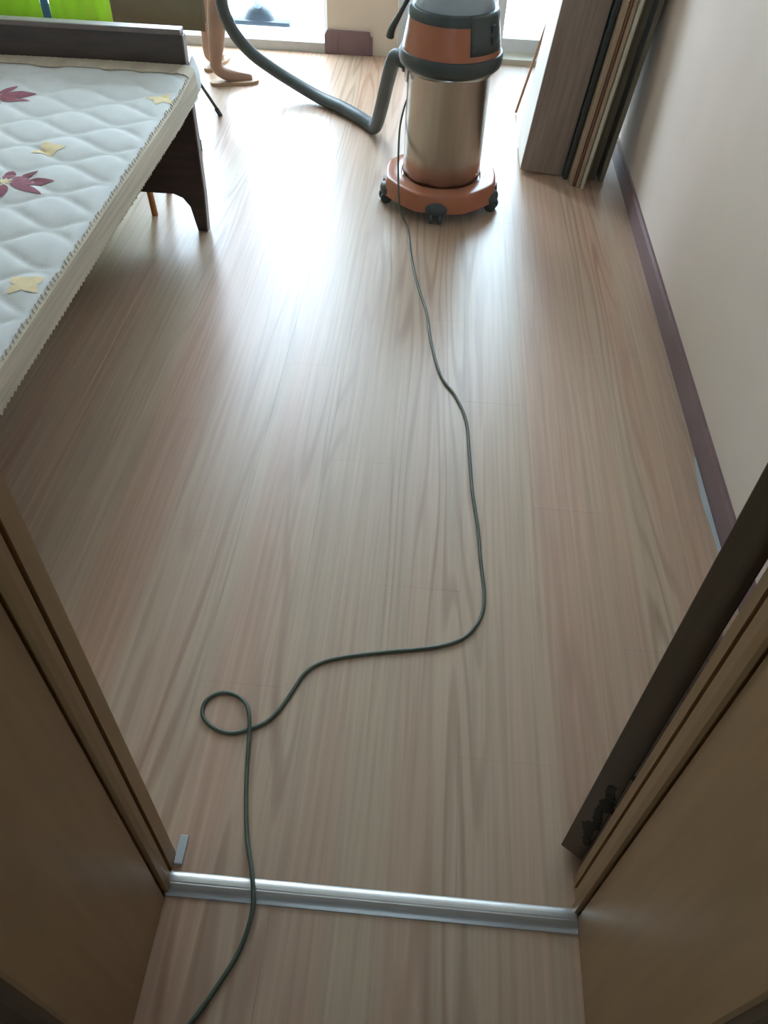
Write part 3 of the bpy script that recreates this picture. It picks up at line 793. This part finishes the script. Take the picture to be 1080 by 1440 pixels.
# olive cloth over the rack's middle rail (front and back drop + fold over the rail)
b = bmesh.new(); rows = []
prof = [(-0.012, 0.553), (-0.012, 0.64), (-0.011, 0.72), (-0.006, 0.7525), (0.0, 0.755), (0.006, 0.7525), (0.011, 0.72), (0.013, 0.66), (0.015, 0.58)]
for y, z in prof:
    rows.append([b.verts.new((-1.366 + 0.381 * i / 30, 3.58 + y + 0.003 * math.sin(i * .55) * (1 if z < .7 else 0), z)) for i in range(31)])
for A, B in zip(rows[:-1], rows[1:]):
    for i in range(30): b.faces.new((A[i], A[i + 1], B[i + 1], B[i]))
ol = obj('olive_cloth', b, 'olive', smooth=True); md = ol.modifiers.new('thickness', 'SOLIDIFY'); md.thickness = 0.003; md.offset = 0
tag(ol, 'olive cloth hanging over the folding rack behind the bed', 'cloth')

def curtain(label, x0, x1, waves, edge_m, edge_name, edge_w, group):
    c = empty('curtain', ((x0 + x1) / 2, 5.06, 0.05)); tag(c, label, 'curtain', group)
    o = hanging('fabric', 'lime', x0, x1, 5.06, 0.05, 2.66, 0.012, n=80, waves=waves, parent=c); o.location = -Vector(c.location)
    o = hanging(edge_name, edge_m, x1 + .001, x1 + edge_w, 5.06, 0.05, 2.66, 0.003, n=8, waves=1, parent=c); o.location = -Vector(c.location)
curtain('lime-green curtain with a blue edge strip, over the tall window', -2.80, -2.352, 3, 'blue', 'edge_strip', 0.050, 'lime curtains')
curtain('lime-green curtain with a cream hem, nearer the open doorway', -2.298, -1.935, 3, 'creamcloth', 'hem', 0.030, 'lime curtains')
rd = bmesh.new(); tube(rd, [(-2.83, 5.06, 2.69), (-0.75, 5.06, 2.69)], 0.013, 12)
rod = obj('curtain_rod', rd, 'alu', smooth=True, autosmooth=40); tag(rod, 'thin metal curtain rod above the balcony doorway', 'curtain rod')

# ================================================================== PERSON
def skin_mesh(name, m, verts, edges, root=0, parent=None, sub=2):
    me = bpy.data.meshes.new(name)
    me.from_pydata([v[:3] for v in verts], edges, [])
    o = bpy.data.objects.new(name, me); COL.objects.link(o)
    me.materials.append(M[m])
    sk = o.modifiers.new('skin', 'SKIN'); sk.use_smooth_shade = True
    for i, v in enumerate(verts):
        s = me.skin_vertices[0].data[i]
        s.radius = (v[3], v[4] if len(v) > 4 else v[3]); s.use_root = (i == root)
    ss = o.modifiers.new('sub', 'SUBSURF'); ss.levels = sub; ss.render_levels = sub
    if parent: o.parent = parent
    return o
PO = Vector((-1.24, 4.68, 0.0))
ps = empty('person', PO); tag(ps, 'person with bare shins in cream cropped trousers and flat tan shoes, holding the vacuum hose', 'person')
V = []; E = []
def chain(pts, start=None):
    prev = start
    for p in pts:
        V.append(tuple(p)); i = len(V) - 1
        if prev is not None: E.append((prev, i))
        prev = i
    return prev
pel = chain([(-1.23, 4.69, 0.90, 0.125, 0.115)])
chest = chain([(-1.22, 4.69, 1.05, .118, .10), (-1.20, 4.69, 1.20, .125, .105), (-1.175, 4.69, 1.32, .125, .10)], pel)
neck = chain([(-1.155, 4.69, 1.43, .062), (-1.135, 4.69, 1.48, .060)], chest)
head = chain([(-1.115, 4.69, 1.54, .090, .086), (-1.105, 4.69, 1.62, .108, .098), (-1.11, 4.69, 1.70, .092, .084)], neck)
chain([(-1.02, 4.69, 1.60, .018), (-1.005, 4.69, 1.592, .011)], head - 1)
# legs: near one, then the one behind it
chain([(-1.20, 4.60, 0.80, .090), (-1.165, 4.585, 0.62, .075), (-1.165, 4.58, 0.49, .060), (-1.185, 4.578, 0.38, .058), (-1.205, 4.575, 0.26, .050), (-1.225, 4.575, 0.13, .038), (-1.232, 4.577, 0.085, .038, .036), (-1.195, 4.588, 0.055, .036, .036), (-1.125, 4.611, 0.032, .032, .016), (-1.045, 4.636, 0.022, .022, .009)], pel)
chain([(-1.25, 4.78, 0.80, .090), (-1.25, 4.79, 0.62, .075), (-1.265, 4.79, 0.48, .060), (-1.28, 4.79, 0.38, .058), (-1.30, 4.79, 0.26, .050), (-1.315, 4.79, 0.13, .038), (-1.320, 4.795, 0.085, .038, .036), (-1.315, 4.83, 0.055, .036, .036), (-1.300, 4.90, 0.034, .034, .020), (-1.287, 4.965, 0.026, .024, .011)], pel)
# arms to the wand grip
def arm(sy, hand):
    sh = chain([(-1.175, 4.69 + sy * .15, 1.345, .055), (-1.17, 4.69 + sy * .205, 1.30, .050)], chest)
    el = chain([(-1.15, 4.69 + sy * .225, 1.17, .042), (-1.115, 4.69 + sy * .215, 1.06, .038)], sh)
    w = chain([((-1.115 + hand[0]) / 2, (4.69 + sy * .215 + hand[1]) / 2, (1.06 + hand[2]) / 2, .033), (hand[0] - .055, hand[1] - .008 * sy, hand[2] + .02, .025)], el)
    pl = chain([(hand[0] - .022, hand[1], hand[2] + .028, .026, .016)], w)
    for k, (dy, ln) in enumerate(((-.030, .9), (-.010, 1.0), (.010, .95), (.030, .8))):
        chain([(hand[0] + .010, hand[1] + dy, hand[2] + .034, .009), (hand[0] + .030 * ln, hand[1] + dy, hand[2] + .024, .0085), (hand[0] + .034 * ln, hand[1] + dy, hand[2] + .002, .008), (hand[0] + .022 * ln, hand[1] + dy, hand[2] - .020, .0075)], pl)
    chain([(hand[0] - .028, hand[1] - sy * .034, hand[2] + .012, .010), (hand[0] - .020, hand[1] - sy * .040, hand[2] - .014, .009)], pl)
arm(-1, (-1.00, 4.735, 0.955))
arm(1, (-1.00, 4.85, 0.885))
body = skin_mesh('body', 'skin', V, E, pel, ps); body.location = -PO
# clothing as children
def shell(name, m, chains, sub=2):
    global V, E
    V, E = [], []
    r = None
    for pts, st in chains:
        r = chain(pts, st)
    o = skin_mesh(name, m, V, E, 0, ps, sub); o.location = -PO
    return o
shell('trousers', 'creamcloth', [([(-1.23, 4.69, 0.90, .150, .138)], None), ([(-1.228, 4.69, 0.98, .138, .128), (-1.225, 4.69, 1.03, .132, .122)], 0),
      ([(-1.20, 4.60, 0.80, .108), (-1.168, 4.585, 0.62, .095), (-1.165, 4.58, 0.49, .085), (-1.176, 4.578, 0.395, .085)], 0),
      ([(-1.25, 4.78, 0.80, .108), (-1.25, 4.79, 0.62, .095), (-1.265, 4.79, 0.48, .085), (-1.28, 4.79, 0.37, .085)], 0)])
shell('shirt', 'shirt', [([(-1.232, 4.69, 0.86, .172, .160)], None), ([(-1.23, 4.69, 0.93, .166, .154), (-1.22, 4.69, 1.05, .152, .140), (-1.20, 4.69, 1.20, .142, .122), (-1.175, 4.69, 1.32, .140, .114), (-1.158, 4.69, 1.395, .075)], 0),
      ([(-1.175, 4.54, 1.350, .068), (-1.17, 4.485, 1.30, .063), (-1.152, 4.466, 1.18, .058)], 4), ([(-1.175, 4.84, 1.350, .068), (-1.17, 4.895, 1.30, .063), (-1.152, 4.914, 1.18, .058)], 4)])
b = bmesh.new(); bmesh.ops.create_uvsphere(b, u_segments=24, v_segments=14, radius=1)
for v in list(b.verts):
    if v.co.x > 0.35 and v.co.z < 0.45: b.verts.remove(v)
for v in b.verts: v.co = Vector((-1.125 + v.co.x * .108, 4.69 + v.co.y * .100, 1.645 + v.co.z * .125))
hr = obj('hair', b, 'hair', ps, smooth=True); hr.location = -PO
for sy in (-1, 1):
    b = bmesh.new(); bmesh.ops.create_uvsphere(b, u_segments=12, v_segments=8, radius=.012, matrix=Matrix.Translation((-1.026, 4.69 + sy * .033, 1.628))); e = obj('eye', b, 'eye', ps, smooth=True); e.location = -PO
    b = bmesh.new(); bmesh.ops.create_uvsphere(b, u_segments=10, v_segments=8, radius=.02, matrix=Matrix.Translation((-1.105, 4.69 + sy * .092, 1.612)) @ Matrix.Diagonal((.8, .4, 1.5, 1))); e = obj('ear', b, 'skin', ps, smooth=True); e.location = -PO
b = bmesh.new(); bmesh.ops.create_uvsphere(b, u_segments=12, v_segments=6, radius=.02, matrix=Matrix.Translation((-1.030, 4.69, 1.555)) @ Matrix.Diagonal((.4, 1.1, .35, 1))); e = obj('mouth', b, 'petal', ps, smooth=True); e.location = -PO
# flat shoes
def sandal(cx, cy, ang):
    out = [(-.125, 0), (-.118, .026), (-.09, .034), (-.02, .033), (.05, .043), (.10, .038), (.135, .018), (.142, 0), (.135, -.018), (.10, -.038), (.05, -.043), (-.02, -.033), (-.09, -.034), (-.118, -.026)]
    b = bmesh.new(); prism(b, out, 'z', 0.0, 0.017)
    bmesh.ops.rotate(b, cent=(0, 0, 0), matrix=Matrix.Rotation(ang, 3, 'Z'), verts=b.verts[:])
    bmesh.ops.translate(b, vec=(cx, cy, 0), verts=b.verts[:])
    o = obj('shoe_sole', b, 'sandal', ps); o.location = -PO
sandal(-1.150, 4.602, math.radians(18))
sandal(-1.303, 4.875, math.radians(79))
